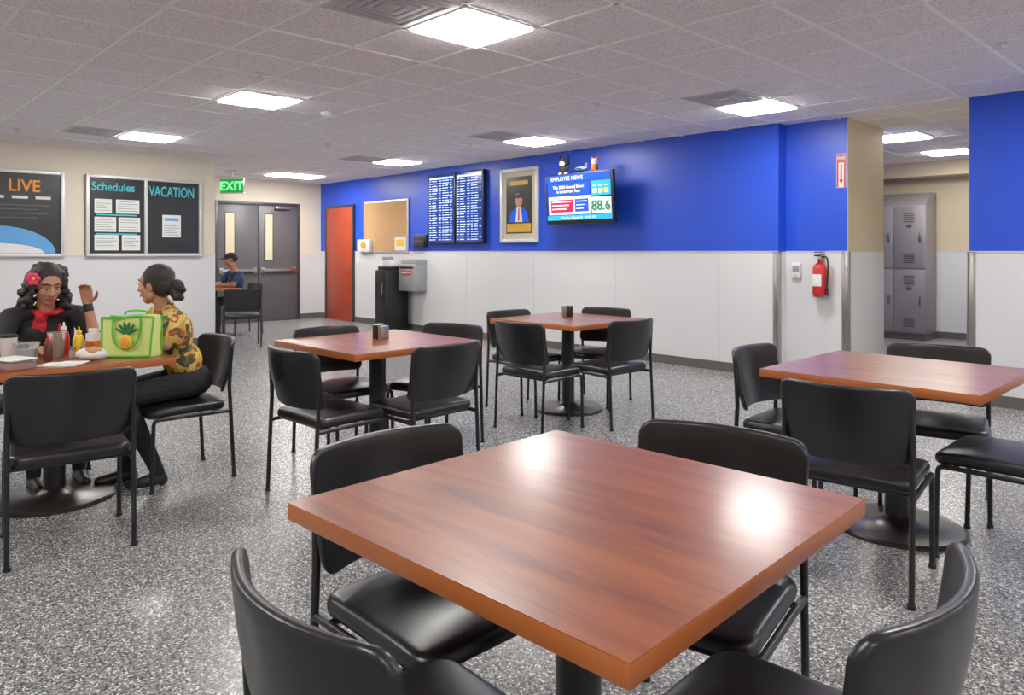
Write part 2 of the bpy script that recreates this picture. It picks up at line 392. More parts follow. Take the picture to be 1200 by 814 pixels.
for s in (-1,1): w.sph((s*.04,0,.15),(.018,.012,.022),'plusho'); w.sph((s*.018,-.042,.115),.006,'plush'); w.sph((s*.035,-.02,.005),(.02,.03,.015),'plusho')
w.obj('body',parent=e)
e=empty('toy_airplane',(-6.0,6.93,2.29)); w=MB()
w.sph((0,0,.05),(.1,.025,.028),'skyblue'); w.box((-.03,-.09,.04),(.03,.09,.05),'plushp',.004); w.box((.07,-.005,.05),(.1,.005,.11),'plusho',.003); w.cyl((0,0,0),(0,0,.03),.01,'black'); w.box((-.04,-.02,-.005),(.04,.02,.005),'black'); w.obj('body',parent=e)
e=empty('wall_file_holder'); w=MB(); w.box((-9.85,YW-.05,1.37),(-9.5,YW,1.58),'black',.008); w.box((-9.83,YW-.08,1.37),(-9.52,YW-.05,1.48),'black',.006); w.obj('body',parent=e)
e=empty('drop_box',(-9.76,YW-.011,0)); w=MB()
w.box((-.23,-.24,.66),(.23,0,1.1),'lgray',.015); w.box((-.23,-.2,1.08),(.23,0,1.18),'lgray',.02); w.box((-.18,-.245,1.03),(.18,-.238,1.06),'black'); w.box((-.14,-.246,.93),(.14,-.239,1.0),'red'); w.cyl((0,-.24,.78),(0,-.25,.78),.015,'steel')
w.obj('body',parent=e); text('label','SUGGESTIONS',.04,(0,-.248,.95),FY,'paper',e,'CENTER')
e=empty('black_cabinet',(-10.18,6.96,0)); w=MB()
w.box((-.15,-.22,.02),(.15,.24,1.0),'black',.012); w.box((-.13,-.23,.5),(.13,-.218,.97),'black',.004); w.box((-.13,-.23,.05),(.13,-.218,.48),'black',.004); w.cyl((.1,-.25,.6),(.1,-.25,.8),.008,'steel')
w.box((-.15,-.22,0),(.15,.24,.02),'black')
w.box((-.13,-.18,1.0),(.13,.2,1.06),'black',.01); w.box((-.1,-.1,1.06),(.1,.1,1.16),'paper',.01); w.box((-.1,-.11,1.16),(.0,.05,1.22),'lgray',.01); w.obj('body',parent=e)
e=empty('cork_board'); y=YW+.062; w=MB(); w.box((-11.5,y-.02,1.28),(-10.13,y,2.2),'alu',.004); w.box((-11.47,y-.024,1.31),(-10.16,y-.018,2.17),'cork'); w.obj('board',parent=e)
e=empty('wall_brochure_holder'); w=MB(); w.box((-11.62,y-.08,1.3),(-11.2,y-.025,1.52),'paper',.006); w.sph((-11.41,y-.083,1.42),(.1,.01,.06),'orange'); w.obj('body',parent=e)
e=empty('wall_notice'); w=MB(); w.box((-10.5,y-.03,1.32),(-10.18,y-.024,1.56),'paper'); w.box((-10.45,y-.033,1.4),(-10.23,y-.029,1.5),'yellow'); w.obj('sheet',parent=e)
e=empty('light_switch'); w=MB(); w.box((-11.75,y-.012,1.05),(-11.66,y,1.19),'paper',.003); w.box((-11.72,y-.018,1.09),(-11.69,y-.011,1.15),'lframe',.002); w.obj('plate',parent=e)
e=empty('thermostat'); w=MB(); y=YR-.009; w.box((-3.49,y-.03,1.03),(-3.39,y,1.19),'paper',.008); w.box((-3.475,y-.033,1.1),(-3.405,y-.029,1.16),'lgray',.001); w.cyl((-3.44,y-.03,1.06),(-3.44,y-.036,1.06),.008,'lgray'); w.obj('body',parent=e)
e=empty('fire_extinguisher_sign'); w=MB(); y=YR; w.box((-3.04,y-.006,1.94),(-2.945,y,2.28),'paper',.002); w.box((-3.035,y-.009,2.19),(-2.95,y-.005,2.275),'red'); w.box((-3.035,y-.009,1.945),(-3.02,y-.005,2.19),'red'); w.box((-2.965,y-.009,1.945),(-2.95,y-.005,2.19),'red')
w.box((-3.0,y-.009,2.02),(-2.985,y-.005,2.17),'red'); w.quad([(-3.012,y-.0085,2.02),(-2.9925,y-.0085,1.97),(-2.973,y-.0085,2.02)],'red'); w.obj('plate',parent=e)
text('lettering','FIRE',.042,(-2.9925,y-.01,2.22),FY,'paper',e,'CENTER',bold=.001)
e=empty('fire_extinguisher',(-3.17,YR-.087,.86)); w=MB()
w.lathe([(.055,0),(.066,.012),(.068,.03),(.068,.27),(.06,.305),(.035,.33),(.02,.34),(.02,.37)],'red'); w.obj('cylinder',parent=e)
w=MB(); w.cyl((0,0,.365),(0,0,.41),.02,'steel'); w.box((-.015,-.11,.40),(.015,.02,.415),'black',.004); w.box((-.015,-.10,.435),(.015,.02,.447),'black',.004,mtx=None); w.cyl((0,-.03,.39),(0,-.055,.39),.017,'paper')
w.obj('valve',parent=e)
w=MB(); w.tube([(.015,0,.39),(.06,0,.40),(.085,-.01,.36),(.088,-.01,.25),(.082,-.02,.14),(.08,-.02,.06)],.009,'black',smooth=1); w.cyl((.08,-.02,.08),(.08,-.02,.01),.013,'black',.018); w.obj('hose',parent=e)
w=MB(); w.box((-.045,-.0705,.1),(.045,-.066,.22),'paper',.001); w.box((-.02,.05,.2),(.02,.078,.45),'steel',.003); w.box((-.07,-.02,-.01),(.07,.078,0),'steel',.002); w.obj('label_and_bracket',parent=e)

# lockers
e=empty('metal_lockers',(-3.53,11.68,0)); w=MB()
w.box((-2.2,.0,.1),(0,.5,1.98),'locker',.004); w.box((-2.2,.03,0),(0,.5,.1),'base')
w.box((-2.2,0,1.98),(0,.5,2.18),'locker',.004,deform=lambda c:(c.x,c.y+(.28*(c.z-1.98)/.2 if c.y<.25 else 0),c.z)); w.obj('body',parent=e)
w=MB()
for cidx in range(5):
    x1=-.01-cidx*.43; x0=x1-.41
    for (z0,z1) in ((.12,1.04),(1.06,1.96)):
        w.box((x0,-.015,z0),(x1,.0,z1),'locker',.004)
        for k in range(5):
            for zz in (z0+.08+k*.03,z1-.1-k*.03): w.box((x0+.13,-.02,zz),(x1-.13,-.014,zz+.01),'dframe')
        w.box((x1-.07,-.028,(z0+z1)/2-.07),(x1-.04,-.014,(z0+z1)/2+.07),'steel',.003)
        w.box((x0+.17,-.019,z1-.3),(x1-.17,-.014,z1-.26),'steel')
w.obj('doors',parent=e)

# ---------------------------------------------------------------- boards on left wall
def board(name,y0,y1,z0,z1,split=None):
    e=empty(name,(XL,0,0)); w=MB(); f=.04; x=.06
    w.box((0.001,y0,z0),(.03,y1,z1),'board')
    parts=[(y0,y0+f),(y1-f,y1)]+([(split-.02,split+.02)] if split else [])
    for a,b in parts: w.box((0.001,a,z0),(x,b,z1),'alu',.006)
    w.box((0.001,y0+f,z0),(x-.002,y1-f,z0+f),'alu',.006); w.box((0.001,y0+f,z1-f),(x-.002,y1-f,z1),'alu',.006)
    w.obj('case',parent=e); return e
e=board('schedule_board',2.50,3.94,1.24,2.285,3.21)
text('title_schedules','Schedules',.15,(.034,2.565,2.09),FX,'teal',e,bold=.0012,sx=.86)
text('title_vacation','VACATION',.19,(.034,3.25,2.05),FX,'teal',e,bold=.0015,sx=.61)
w=MB()
for (a,z,ww,hh) in [(2.6,1.80,.2,.18),(2.85,1.80,.28,.18),(2.6,1.56,.25,.19),(2.88,1.56,.26,.19),(2.6,1.32,.28,.2),(2.92,1.32,.22,.2),(3.42,1.5,.24,.3)]:
    w.box((.03,a,z),(.034,a+ww,z+hh),'paper')
    for k in range(5): w.box((.034,a+.02,z+.03+k*.03),(.036,a+ww-.02-(k%3)*.03,z+.036+k*.03),'ink')
w.box((.034,3.45,1.72),(.037,3.63,1.76),'skyblue'); w.box((.034,2.62,1.525),(.037,3.1,1.54),'teal'); w.box((.034,2.62,1.77),(.037,3.1,1.785),'teal')
w.obj('papers',parent=e)
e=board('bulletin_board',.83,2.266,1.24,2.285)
text('title','LIVE',.2,(.034,1.68,2.03),FX,'orange',e,bold=.003,sx=.9)
w=MB()
for k in range(5): w.box((.03,1.0+k*.24,1.94),(.034,1.16+k*.24,1.975),'paper')
for k in range(4): w.box((.03,1.05,1.86-k*.05),(.033,2.1-.12*(k%2),1.867-k*.05),'ink')
b=bmesh.new(); vs=[b.verts.new((.035,1.55+.62*math.cos(a),1.285+.33*math.sin(a))) for a in [math.pi*k/24 for k in range(25)]]; b.faces.new(vs); w.merge(b,'skyblue')  # blue reflection on the board, painted as a flat arc
b=bmesh.new(); vs=[b.verts.new((.037,1.55+.5*math.cos(a),1.285+.12*math.sin(a))) for a in [math.pi*k/24 for k in range(25)]]; b.faces.new(vs); w.merge(b,'paper')  # pale inner arc of the same painted reflection
w.obj('prints_and_reflection',parent=e)

# ---------------------------------------------------------------- tables
TS=.92
def table_mesh():
    w=MB(); h=TS/2
    w.box((-h,-h,.712),(h,h,.7495),'edge',.003); w.box((-h+.001,-h+.001,.7490),(h-.001,h-.001,.7505),'wood')
    w.cyl((0,0,.02),(0,0,.70),.052,'frame',n=32); w.lathe([(.29,0),(.29,.012),(.28,.02),(.1,.03),(.065,.05),(.0525,.06)],'basedisc',n=64)
    w.box((-.3,-.03,.69),(.3,.03,.712),'frame',.003); w.box((-.03,-.3,.69),(.03,.3,.712),'frame',.003); w.cyl((0,0,.66),(0,0,.69),.09,'frame')
    return w
tables=[(-1.084,1.243,.039),(-1.25,3.73,.0),(-4.08,4.55,.03),(-3.91,2.57,.02),(-4.48,.93,.0)]
t0=table_mesh().obj('dining_table',(tables[0][0],tables[0][1],0),tables[0][2])
for x,y,r in tables[1:]: inst('dining_table',t0.data,(x,y,0),r)

# ---------------------------------------------------------------- chairs (sitter faces local +y)
def chair_mesh():
    w=MB()
    xs=[-.2+.05*k for k in range(9)]
    def sd(c):
        x,y,z=c; t=max(0,1-(abs(x)/.24)**2)*max(0,1-(abs(y)/.23)**2)
        if z>.43: z+=.012*t
        if y>.14: z-=.25*(y-.14)**1.0*.35
        return (x,y,z)
    w.box((-.232,-.2,.400),(.232,.23,.450),'vinyl',.02,3,vert_bev=.055,cuts={0:xs,1:[-.15,-.1,-.05,0,.05,.1,.15,.19]},deform=sd)
    def bd(c):
        x,y,z=c; v=(z-.5)/.3
        y=y+.078*(abs(x)/.25)**2.0-.06*v-.012*math.sin(math.pi*min(max(v,0),1))
        x=x*(1+.04*v-.02)
        return (x,y-.232,z)
    w.box((-.243,-.0125,.495),(.243,.0125,.80),'vinyl',.010,3,vert_bev=.045,axis=1,cuts={0:[-.225]+xs+[.225],2:[.54,.58,.62,.66,.70,.74,.77]},deform=bd)
    r=.011
    for s in (-1,1):
        x=s*.234
        w.tube([(x,-.235,0),(x,-.225,.2),(x,-.215,.40),(x,-.208,.52),(x*.985,-.216,.66),(x*.975,-.224,.72)],r,'frame')
        w.tube([(x,.215,0),(x,.207,.34),(x,.203,.392),(x,.15,.392),(x,.0,.392),(x,-.2,.388),(x,-.215,.385)],r,'frame',smooth=2)
        w.cyl((x,-.236,0),(x,-.236,.015),.015,'black'); w.cyl((x,.215,0),(x,.215,.015),.015,'black')
    w.tube([(-.234,.15,.390),(.234,.15,.390)],.009,'frame'); w.tube([(-.234,-.15,.390),(.234,-.15,.390)],.009,'frame')
    return w
chairs=[(-1.47,1.155,0),(-1.06,1.655,-90+11),(-1.02,.765,90-1),(-.615,1.235,180+2),
 (-1.71,3.66,0+3),(-1.19,3.11,90+8),(-1.22,4.19,-90+14),(-.80,3.72,180),
 (-3.80,3.92,90+2),(-3.57,4.46,180-4),(-4.13,4.95,-90+12),(-4.37,4.34,0-3),
 (-3.60,2.05,90+3),(-3.41,2.54,180+3),(-4.21,2.51,0),(-3.92,3.03,-90+18),
 (-3.79,.84,180-8),(-4.43,1.54,-90),(-5.16,.97,0),(-4.44,.42,90),(-9.9,4.3,180-20),(-11.4,4.95,-90)]
ch=None
for x,y,h in chairs:
    rz=math.radians(h-90)
    if ch is None: c0=chair_mesh().obj('dining_chair',(x,y,0),rz); ch=c0.data
    else: inst('dining_chair',ch,(x,y,0),rz)
w=MB(); w.box((-.3,-.3,.72),(.3,.3,.745),'edge',.003); w.cyl((0,0,.02),(0,0,.72),.035,'frame'); w.lathe([(.22,0),(.22,.015),(.05,.03)],'frame'); w.obj('side_table',(-11.25,4.46,0))

# ---------------------------------------------------------------- table-top things
e=empty('napkin_dispenser',(-3.953,2.627,.7505),.3); w=MB(); w.box((-.045,-.035,0),(.0,.035,.09),'black',.005); w.box((.0,-.035,0),(.035,.035,.085),'steel',.005); w.box((-.04,-.03,.088),(-.005,.03,.094),'paper'); w.obj('body',parent=e)
e=empty('napkin_dispenser',(-4.19,4.67,.7505),.3); w=MB(); w.box((-.045,-.035,0),(.0,.035,.1),'steel',.005); w.box((.0,-.035,0),(.035,.035,.095),'black',.005); w.obj('body',parent=e)
ZT=.7505
e=empty('plastic_cup',(-4.40,.79,ZT)); w=MB(); w.lathe([(.045,0),(.047,.002),(.056,.085),(.06,.088),(.06,.095),(.0,.097)],'clear'); w.lathe([(.042,.004),(.051,.065),(.0,.066)],'paper'); w.obj('cup',parent=e)
def glass(x,y,k):
    e=empty('drinking_glass',(x,y,ZT)); w=MB(); w.lathe([(.033,0),(.034,.002),(.043,.13),(.045,.135),(.041,.135),(.0,.134)],'clear'); w.lathe([(.03,.005),(.037,.1),(0,.101)],k); w.cyl((0,0,.02),(.03,.01,.18),.004,'red'); w.obj('glass',parent=e)
glass(-4.44,.93,'amber'); glass(-4.30,.56,'brown')
def bottle(nm,x,y,k,k2,sc=1):
    e=empty(nm,(x,y,ZT)); e.scale=(sc,sc,sc); w=MB(); w.lathe([(.024,0),(.027,.005),(.027,.09),(.02,.115),(.011,.122),(.011,.128)],k); w.lathe([(.014,.126),(.014,.14),(.005,.146),(.004,.165)],k2); w.obj('bottle',parent=e)
bottle('mustard_bottle',-4.42,1.03,'yellow','yellow',.95); bottle('ketchup_bottle',-4.56,.99,'red','paper',1.05); bottle('sauce_bottle',-4.33,.87,'brown','red',.8)
for (x,y) in ((-4.36,.985),(-4.335,1.03)):
    e=empty('salt_shaker',(x,y,ZT)); w=MB(); w.lathe([(.016,0),(.018,.003),(.014,.045)],'clear'); w.lathe([(.015,.045),(.014,.058),(.004,.063)],'steel'); w.obj('shaker',parent=e)
e=empty('drink_carton',(-4.50,1.12,ZT),.5); w=MB(); w.box((-.028,-.028,0),(.028,.028,.11),'paper',.003); w.box((-.029,-.029,.03),(.029,.029,.07),'plusho',.001); w.box((-.028,-.01,.11),(.028,.01,.135),'paper',.003); w.obj('carton',parent=e)
e=empty('food_container',(-4.15,.69,ZT),.4); w=MB(); w.box((-.08,-.06,0),(.08,.06,.045),'clear',.012); w.box((-.07,-.05,.004),(.07,.05,.03),'plusho',.008); w.box((-.085,-.065,.045),(.085,.065,.052),'lframe',.003); w.obj('box',parent=e)
e=empty('plastic_cup',(-4.57,.74,ZT)); w=MB(); w.lathe([(.03,0),(.031,.002),(.041,.11),(.043,.115),(.0,.117)],'paper'); w.lathe([(.044,.112),(.044,.12),(.035,.126),(0,.127)],'black'); w.obj('cup',parent=e)
def wrap():
    w=MB(); w.sph((0,0,.03),(.09,.05,.032),'paper',3); w.sph((.02,-.01,.045),(.05,.035,.025),'cork',3)
    for f in w.bm.verts: f.co+=Vector((random.uniform(-.004,.004),random.uniform(-.004,.004),random.uniform(-.0,.004)))
    return w
wrap().obj('wrapped_sandwich',(-4.21,1.04,ZT),.6)
w=MB(); w.box((-.09,-.06,0),(.09,.06,.006),'paper',.002); w.box((-.02,-.03,.006),(.1,.07,.01),'paper',.002); w.obj('paper_napkins',(-4.13,.89,ZT),.9)
e=empty('tote_bag',(-4.225,1.235,ZT),math.radians(46)); e.scale=(.92,.92,.92); w=MB()
def bagd(c):
    x,y,z=c; v=z/.23
    return (x*(.92+.08*v)+.004*math.sin(z*40+y*20),y*(1.0-.35*v)+.006*math.sin(x*22+z*14),z+.010*math.sin(x*16)*v)
w.box((-.15,-.065,0),(.15,.065,.23),'lime',.006,cuts={0:[-.1,-.05,0,.05,.1],2:[.05,.1,.15,.19]},deform=bagd); w.obj('body',parent=e)
w=MB()
for s in (-1,1):
    w.tube([(s*.138,-.068,.006),(s*.143,-.06,.12),(s*.15,-.047,.228)],.006,'green'); w.tube([(s*.138,.068,.006),(s*.143,.06,.12),(s*.15,.047,.228)],.006,'green')
    w.tube([(-.15,s*.046,.228),(-.07,s*.05,.222),(0,s*.05,.23),(.07,s*.05,.236),(.15,s*.046,.228)],.006,'green')
w.tube([(-.138,-.066,.007),(.138,-.066,.007)],.006,'green')
w.tube([(-.075,-.052,.235),(-.08,-.062,.19),(-.075,-.07,.12),(-.055,-.075,.075),(-.02,-.077,.055),(.02,-.077,.055),(.055,-.075,.075),(.075,-.07,.12),(.08,-.062,.19),(.075,-.052,.235)],.006,'green',smooth=1)
w.tube([(-.07,.05,.235),(-.06,.055,.255),(0,.06,.262),(.06,.055,.255),(.07,.05,.235)],.006,'green',smooth=1)
w.obj('piping_and_handles',parent=e)
w=MB(); w.sph((0,-.068,.085),(.04,.01,.05),'yellow'); w.sph((0,-.072,.085),(.025,.01,.035),'orange')
for a in (-60,-35,-12,12,35,60):
    d=Vector((math.sin(math.radians(a)),0,math.cos(math.radians(a)))); c=Vector((0,-.06,.13))+d*.035
    w.sph(c,(.01,.008,.042),'dkgreen',rot=d.to_track_quat('Z','Y').to_matrix())
w.obj('pineapple_print',parent=e)

# ---------------------------------------------------------------- people
M['skin1']=mat('skin_warm',srgb(190,134,106),.5); bsdf(M['skin1']).inputs['Subsurface Weight'].default_value=.1; bsdf(M['skin1']).inputs['Subsurface Radius'].default_value=(.01,.004,.002)
M['skin2']=mat('skin_tan',srgb(170,116,88),.5)
M['hair']=mat('dark_hair',srgb(30,22,20),.5); add_bump(M['hair'],160,.9,.006)
M['blackcloth']=mat('black_cloth',srgb(26,26,30),.85); add_bump(M['blackcloth'],14,.5,.02)
M['navy']=mat('navy_cloth',srgb(44,62,98),.85); add_bump(M['navy'],14,.5,.02)
M['shoe']=mat('black_shoe',srgb(18,18,20),.4)
m=mat('floral_shirt',srgb(200,160,60),.8); M['floral']=m
tc=nd(m,'ShaderNodeTexCoord'); nz=nd(m,'ShaderNodeTexNoise',Scale=9.0,Detail=2.0); lk(m,tc,'Object',nz,'Vector')
mxv=nd(m,'ShaderNodeMix',data_type='RGBA'); mxv.inputs[0].default_value=.12
m.node_tree.links.new(tc.outputs['Object'],mxv.inputs[6]); m.node_tree.links.new(nz.outputs['Color'],mxv.inputs[7])
v=nd(m,'ShaderNodeTexVoronoi',Scale=40.0); m.node_tree.links.new(mxv.outputs[2],v.inputs['Vector'])
sp=nd(m,'ShaderNodeSeparateColor'); lk(m,v,'Color',sp,'Color')
r=ramp(m,[(0,srgb(70,66,48)),(.24,srgb(200,156,54)),(.55,srgb(216,184,100)),(.8,srgb(176,78,40)),(.88,srgb(96,96,60))],'CONSTANT'); lk(m,sp,'Red',r,'Fac'); lk(m,r,'Color',bsdf(m),'Base Color')
M['lips']=mat('lips',srgb(165,70,70),.4)
M['eyewhite']=mat('eye_white',srgb(230,225,220),.2)
M['scarf']=mat('red_scarf',srgb(190,30,40),.8); add_bump(M['scarf'],25,.8,.02)
M['pink']=mat('flower_pink',srgb(225,60,100),.7)
M['cap']=mat('black_cap',srgb(24,24,28),.7)

class Body:
    def __init__(s): s.p=[]
    def cap(s,a,b,ra,rb,l): s.p.append(('c',Vector(a),Vector(b),ra,rb,l))
    def ell(s,c,r,l,rot=None): s.p.append(('e',Vector(c),Vector(r),rot or Matrix.Identity(3),0,l))
    def hand(s,W,Dr,N,side,l,curl=.35,sc=1.0):
        W=Vector(W);Dr=Vector(Dr).normalized();N=Vector(N);N=(N-Dr*N.dot(Dr)).normalized();S=Dr.cross(N)*side
        for o in (-.026,-.009,.009,.026):
            s.cap(W+S*o*.6*sc,W+Dr*.08*sc+S*o*sc,.014*sc,.0125*sc,l)
        for o,ln in ((.028,.066),(.0095,.075),(-.0095,.07),(-.028,.054)):
            p=W+Dr*.085*sc+S*o*sc; ang=curl*.5; r=.0092
            for k,fr in enumerate((.45,.32,.23)):
                d=(Dr*math.cos(ang)+N*math.sin(ang)+S*o*2.0).normalized(); q=p+d*ln*fr*sc
                s.cap(p,q,r*sc,(r-.0008)*sc,l); p=q; r-=.0008; ang+=curl
        p=W+Dr*.02*sc+S*.024*sc; d=(Dr*.65+S*.75+N*.25).normalized(); q=p+d*.045*sc
        s.cap(p,q,.0135*sc,.0105*sc,l); d=(Dr*.9+S*.3+N*.35).normalized(); s.cap(q,q+d*.045*sc,.0105*sc,.0085*sc,l)
    def build(s,name,labels,vox,parent):
        bm=bmesh.new()
        for t,a,b,c,d,l in s.p:
            if t=='c':
                t1=bmesh.new()
                m1=bmesh.ops.create_icosphere(t1,subdivisions=2,radius=c,matrix=Matrix.Translation(a))
                m2=bmesh.ops.create_icosphere(t1,subdivisions=2,radius=d,matrix=Matrix.Translation(b))
                rr=bmesh.ops.convex_hull(t1,input=t1.verts[:])
                dele=[g for g in rr['geom_interior']+rr['geom_unused'] if isinstance(g,bmesh.types.BMVert)]
                if dele: bmesh.ops.delete(t1,geom=list(set(dele)),context='VERTS')
                me=D.meshes.new('t'); t1.to_mesh(me); t1.free(); bm.from_mesh(me); D.meshes.remove(me)
            else:
                bmesh.ops.create_icosphere(bm,subdivisions=3,radius=1,matrix=Matrix.Translation(a)@c.to_4x4()@Matrix.Diagonal((*b,1)))
        me=D.meshes.new(name+'_src'); bm.to_mesh(me); bm.free()
        o=D.objects.new(name+'_src',me); C.collection.objects.link(o)
        md=o.modifiers.new('r','REMESH'); md.mode='VOXEL'; md.voxel_size=vox; md.use_smooth_shade=True
        ms=o.modifiers.new('s','SMOOTH'); ms.factor=.5; ms.iterations=4
        C.view_layer.update(); ev=o.evaluated_get(C.evaluated_depsgraph_get()); nm=D.meshes.new_from_object(ev)
        D.objects.remove(o); nm.name=name
        keys=list(dict.fromkeys(p[5] for p in s.p))
        nm.materials.clear()
        for k in keys: nm.materials.append(M[labels[k]])
        n=len(nm.polygons); cen=np.empty(n*3); nm.polygons.foreach_get('center',cen); cen=cen.reshape(-1,3)
        best=np.full(n,1e9); idx=np.zeros(n,dtype=np.int32)
        for t,a,b,c,d,l in s.p:
            if t=='c':
                A=np.array(a);B=np.array(b);AB=B-A; L=max(AB@AB,1e-9); tt=np.clip((cen-A)@AB/L,0,1)
                ds=np.linalg.norm(cen-(A+tt[:,None]*AB),axis=1)-(c+(d-c)*tt)
            else:
                R=np.array(c); loc=(cen-np.array(a))@R; rr=np.array(b); q=loc/rr; kk=np.linalg.norm(q,axis=1); g=np.linalg.norm(q/rr,axis=1)+1e-9
                ds=kk*(kk-1)/g
            w=ds<best; best[w]=ds[w]; idx[w]=keys.index(l)
        nm.polygons.foreach_set('material_index',idx); nm.polygons.foreach_set('use_smooth',np.ones(n,dtype=bool)); nm.update()
        ob=D.objects.new(name,nm); C.collection.objects.link(ob); ob.parent=parent; return ob

def head(B,c,rot,female=True,sc=.97):
    T=lambda p:Vector(c)+rot@(Vector(p)*sc)
    e=lambda p,r,l:B.ell(T(p),Vector(r)*sc,l,rot)
    e((0,-.012,.03),(.070,.090,.082),'skin'); e((0,.022,-.03),(.055,.060,.072),'skin'); e((0,.045,-.085),(.026,.025,.022),'skin')
    B.cap(T((-.035,.01,-.06)),T((-.012,.05,-.085)),.024*sc,.018*sc,'skin'); B.cap(T((.035,.01,-.06)),T((.012,.05,-.085)),.024*sc,.018*sc,'skin')
    e((.034,.05,-.02),(.022,.022,.022),'skin'); e((-.034,.05,-.02),(.022,.022,.022),'skin'); e((0,.062,.035),(.05,.018,.014),'skin')
    B.cap(T((0,.078,.015)),T((0,.098,-.022)),.008*sc,.0125*sc,'skin'); e((.012,.085,-.026),(.009,.01,.008),'skin'); e((-.012,.085,-.026),(.009,.01,.008),'skin')
    e((0,.076,-.052),(.024,.011,.011),'skin')
    for s in (-1,1): e((s*.072,-.008,-.008),(.009,.018,.03),'skin')
    return T
def face(T,rot,name,parent,lips='lips'):
    w=MB()
    for s in (-1,1):
        w.sph(T((s*.029,.071,.008)),(.0135,.009,.0075),'eyewhite',3,rot); w.sph(T((s*.028,.0775,.008)),(.0062,.004,.0065),'hair',2,rot)
        w.tube([T((s*.013,.079,.016)),T((s*.03,.081,.020)),T((s*.044,.070,.012))],.0022,'hair',6)
        w.tube([T((s*.012,.080,.034)),T((s*.03,.079,.041)),T((s*.05,.064,.033))],.0038,'hair',6)
    w.sph(T((0,.0855,-.048)),(.021,.006,.0045),lips,3,rot); w.sph(T((0,.0845,-.057)),(.018,.0065,.0055),lips,3,rot)
    return w.obj(name,parent=parent)
def rotm(pitch,yaw,roll=0): return Matrix.Rotation(math.radians(yaw),3,'Z')@Matrix.Rotation(math.radians(pitch),3,'X')@Matrix.Rotation(math.radians(roll),3,'Y')

def sitter(B,lean,sx,top,legs,female=True):
    B.ell((0,0,.555),(.165,.13,.105),'pants')
    for (hx,kn,an,toe) in legs:
        hip=Vector((hx,.02,.548)); kn,an,toe=Vector(kn),Vector(an),Vector(toe)
        B.cap(hip,kn,.082,.058,'pants'); B.cap(kn,kn.lerp(an,.35)+Vector((0,-.012,0)),.056,.054,'pants'); B.cap(kn.lerp(an,.35)+Vector((0,-.012,0)),an,.054,.036,'pants')
        B.cap(an+Vector((0,-.015,-.03)),an+Vector((0,-.02,-.045)),.034,.034,'shoe'); B.cap(an+Vector((0,0,-.03)),toe,.036,.026,'shoe'); B.cap(an+Vector((0,.02,-.04)),toe+(toe-an)*.05,.034,.028,'shoe')
    B.ell((0,lean*.25,.67),(.137*sx,.105,.12),top); B.ell((0,lean*.65,.83),(.150*sx,.105,.15),top)
    B.cap((-.125*sx,lean*.95,.945),(.125*sx,lean*.95,.945),.05,.05,top)
    B.cap((0,lean*.9,.93),(0,lean*.97,.99),.07,.05,top)
    if female:
        for s in (-1,1): B.ell((s*.065,lean*.65+.075,.83),(.062,.055,.062),top)

# --- woman in floral shirt (heading -y, local +y = world -y)
e=empty('seated_woman',(-4.43,1.60,0),math.pi)
B=Body(); ln=.13
sitter(B,ln,1.0,'shirt',[(-.085,(-.10,.40,.515),(-.10,.20,.075),(-.10,.33,.035)),(.085,(.09,.40,.515),(.09,.30,.075),(.09,.44,.035))])
for s,el,wr,hd,nn in ((-1,(-.215,.20,.80),(-.13,.375,.80),(.45,.8,.05),(0,0,-1)),(1,(.21,.20,.80),(.16,.40,.785),(-.2,.9,.0),(0,0,-1))):
    sh=Vector((s*.158,ln*.95,.935)); el=Vector(el); wr=Vector(wr)
    B.cap(sh,sh.lerp(el,.75),.054,.052,'shirt'); B.cap(sh.lerp(el,.6),el,.040,.036,'skin'); B.cap(el,wr,.036,.024,'skin')
    B.hand(wr,hd,nn,-s,'skin',.3,.95)
hc=Vector((0,ln+.055,1.115)); R=rotm(-4,-48); 
B.cap((0,ln*.95,.96),hc+Vector((0,-.02,-.06)),.048,.044,'skin')
T=head(B,hc,R)
B.ell(T((0,-.03,.048)),(.078,.088,.078),'hair',R); B.ell(T((0,-.055,.0)),(.07,.06,.07),'hair',R); B.ell(T((.055,-.02,.02)),(.022,.055,.05),'hair',R); B.ell(T((-.055,-.02,.02)),(.022,.055,.05),'hair',R)
rn=random.Random(3)
B.ell(T((0,-.135,-.015)),(.042,.04,.042),'hair',R)
for k in range(14):
    B.ell(T((rn.uniform(-.03,.03),-.135+rn.uniform(-.03,.02),-.03-rn.uniform(0,.06))),(.018,.018,.018),'hair')
B.build('body',{'pants':'blackcloth','shoe':'shoe','shirt':'floral','skin':'skin1','hair':'hair'},.0052,e)
face(T,R,'face_details',e)
# --- woman in black with red scarf (heading +x)
e=empty('seated_woman',(-5.12,.99,0),-R90)
B=Body(); ln=.12
sitter(B,ln,1.08,'shirt',[(-.085,(-.11,.42,.515),(-.11,.40,.075),(-.11,.54,.035)),(.085,(.11,.42,.515),(.11,.40,.075),(.11,.54,.035))])
for s,el,wr,hd,nn,cu in ((-1,(-.22,.30,.785),(-.185,.27,1.00),(.15,.25,.9),(.5,.8,-.2),.5),(1,(.24,.28,.80),(.13,.46,.785),(-.35,.9,.0),(0,0,-1),.3)):
    sh=Vector((s*.17,ln*.95,.93)); el=Vector(el); wr=Vector(wr)
    B.cap(sh,sh.lerp(el,.9),.058,.048,'shirt'); B.cap(sh.lerp(el,.7),el,.040,.036,'skin'); B.cap(el,wr,.036,.024,'skin')
    B.hand(wr,hd,nn,-s,'skin',cu,.95)
    if s<0: B.cap(el.lerp(wr,.84),el.lerp(wr,.93),.0285,.0285,'watch')
hc=Vector((0.0,ln+.06,1.11)); R=rotm(-20,6,0)
B.cap((0,ln*.95,.95),hc+Vector((0,-.02,-.06)),.05,.046,'skin')
T=head(B,hc,R)
B.ell(T((0,-.03,.05)),(.085,.09,.083),'hair',R)
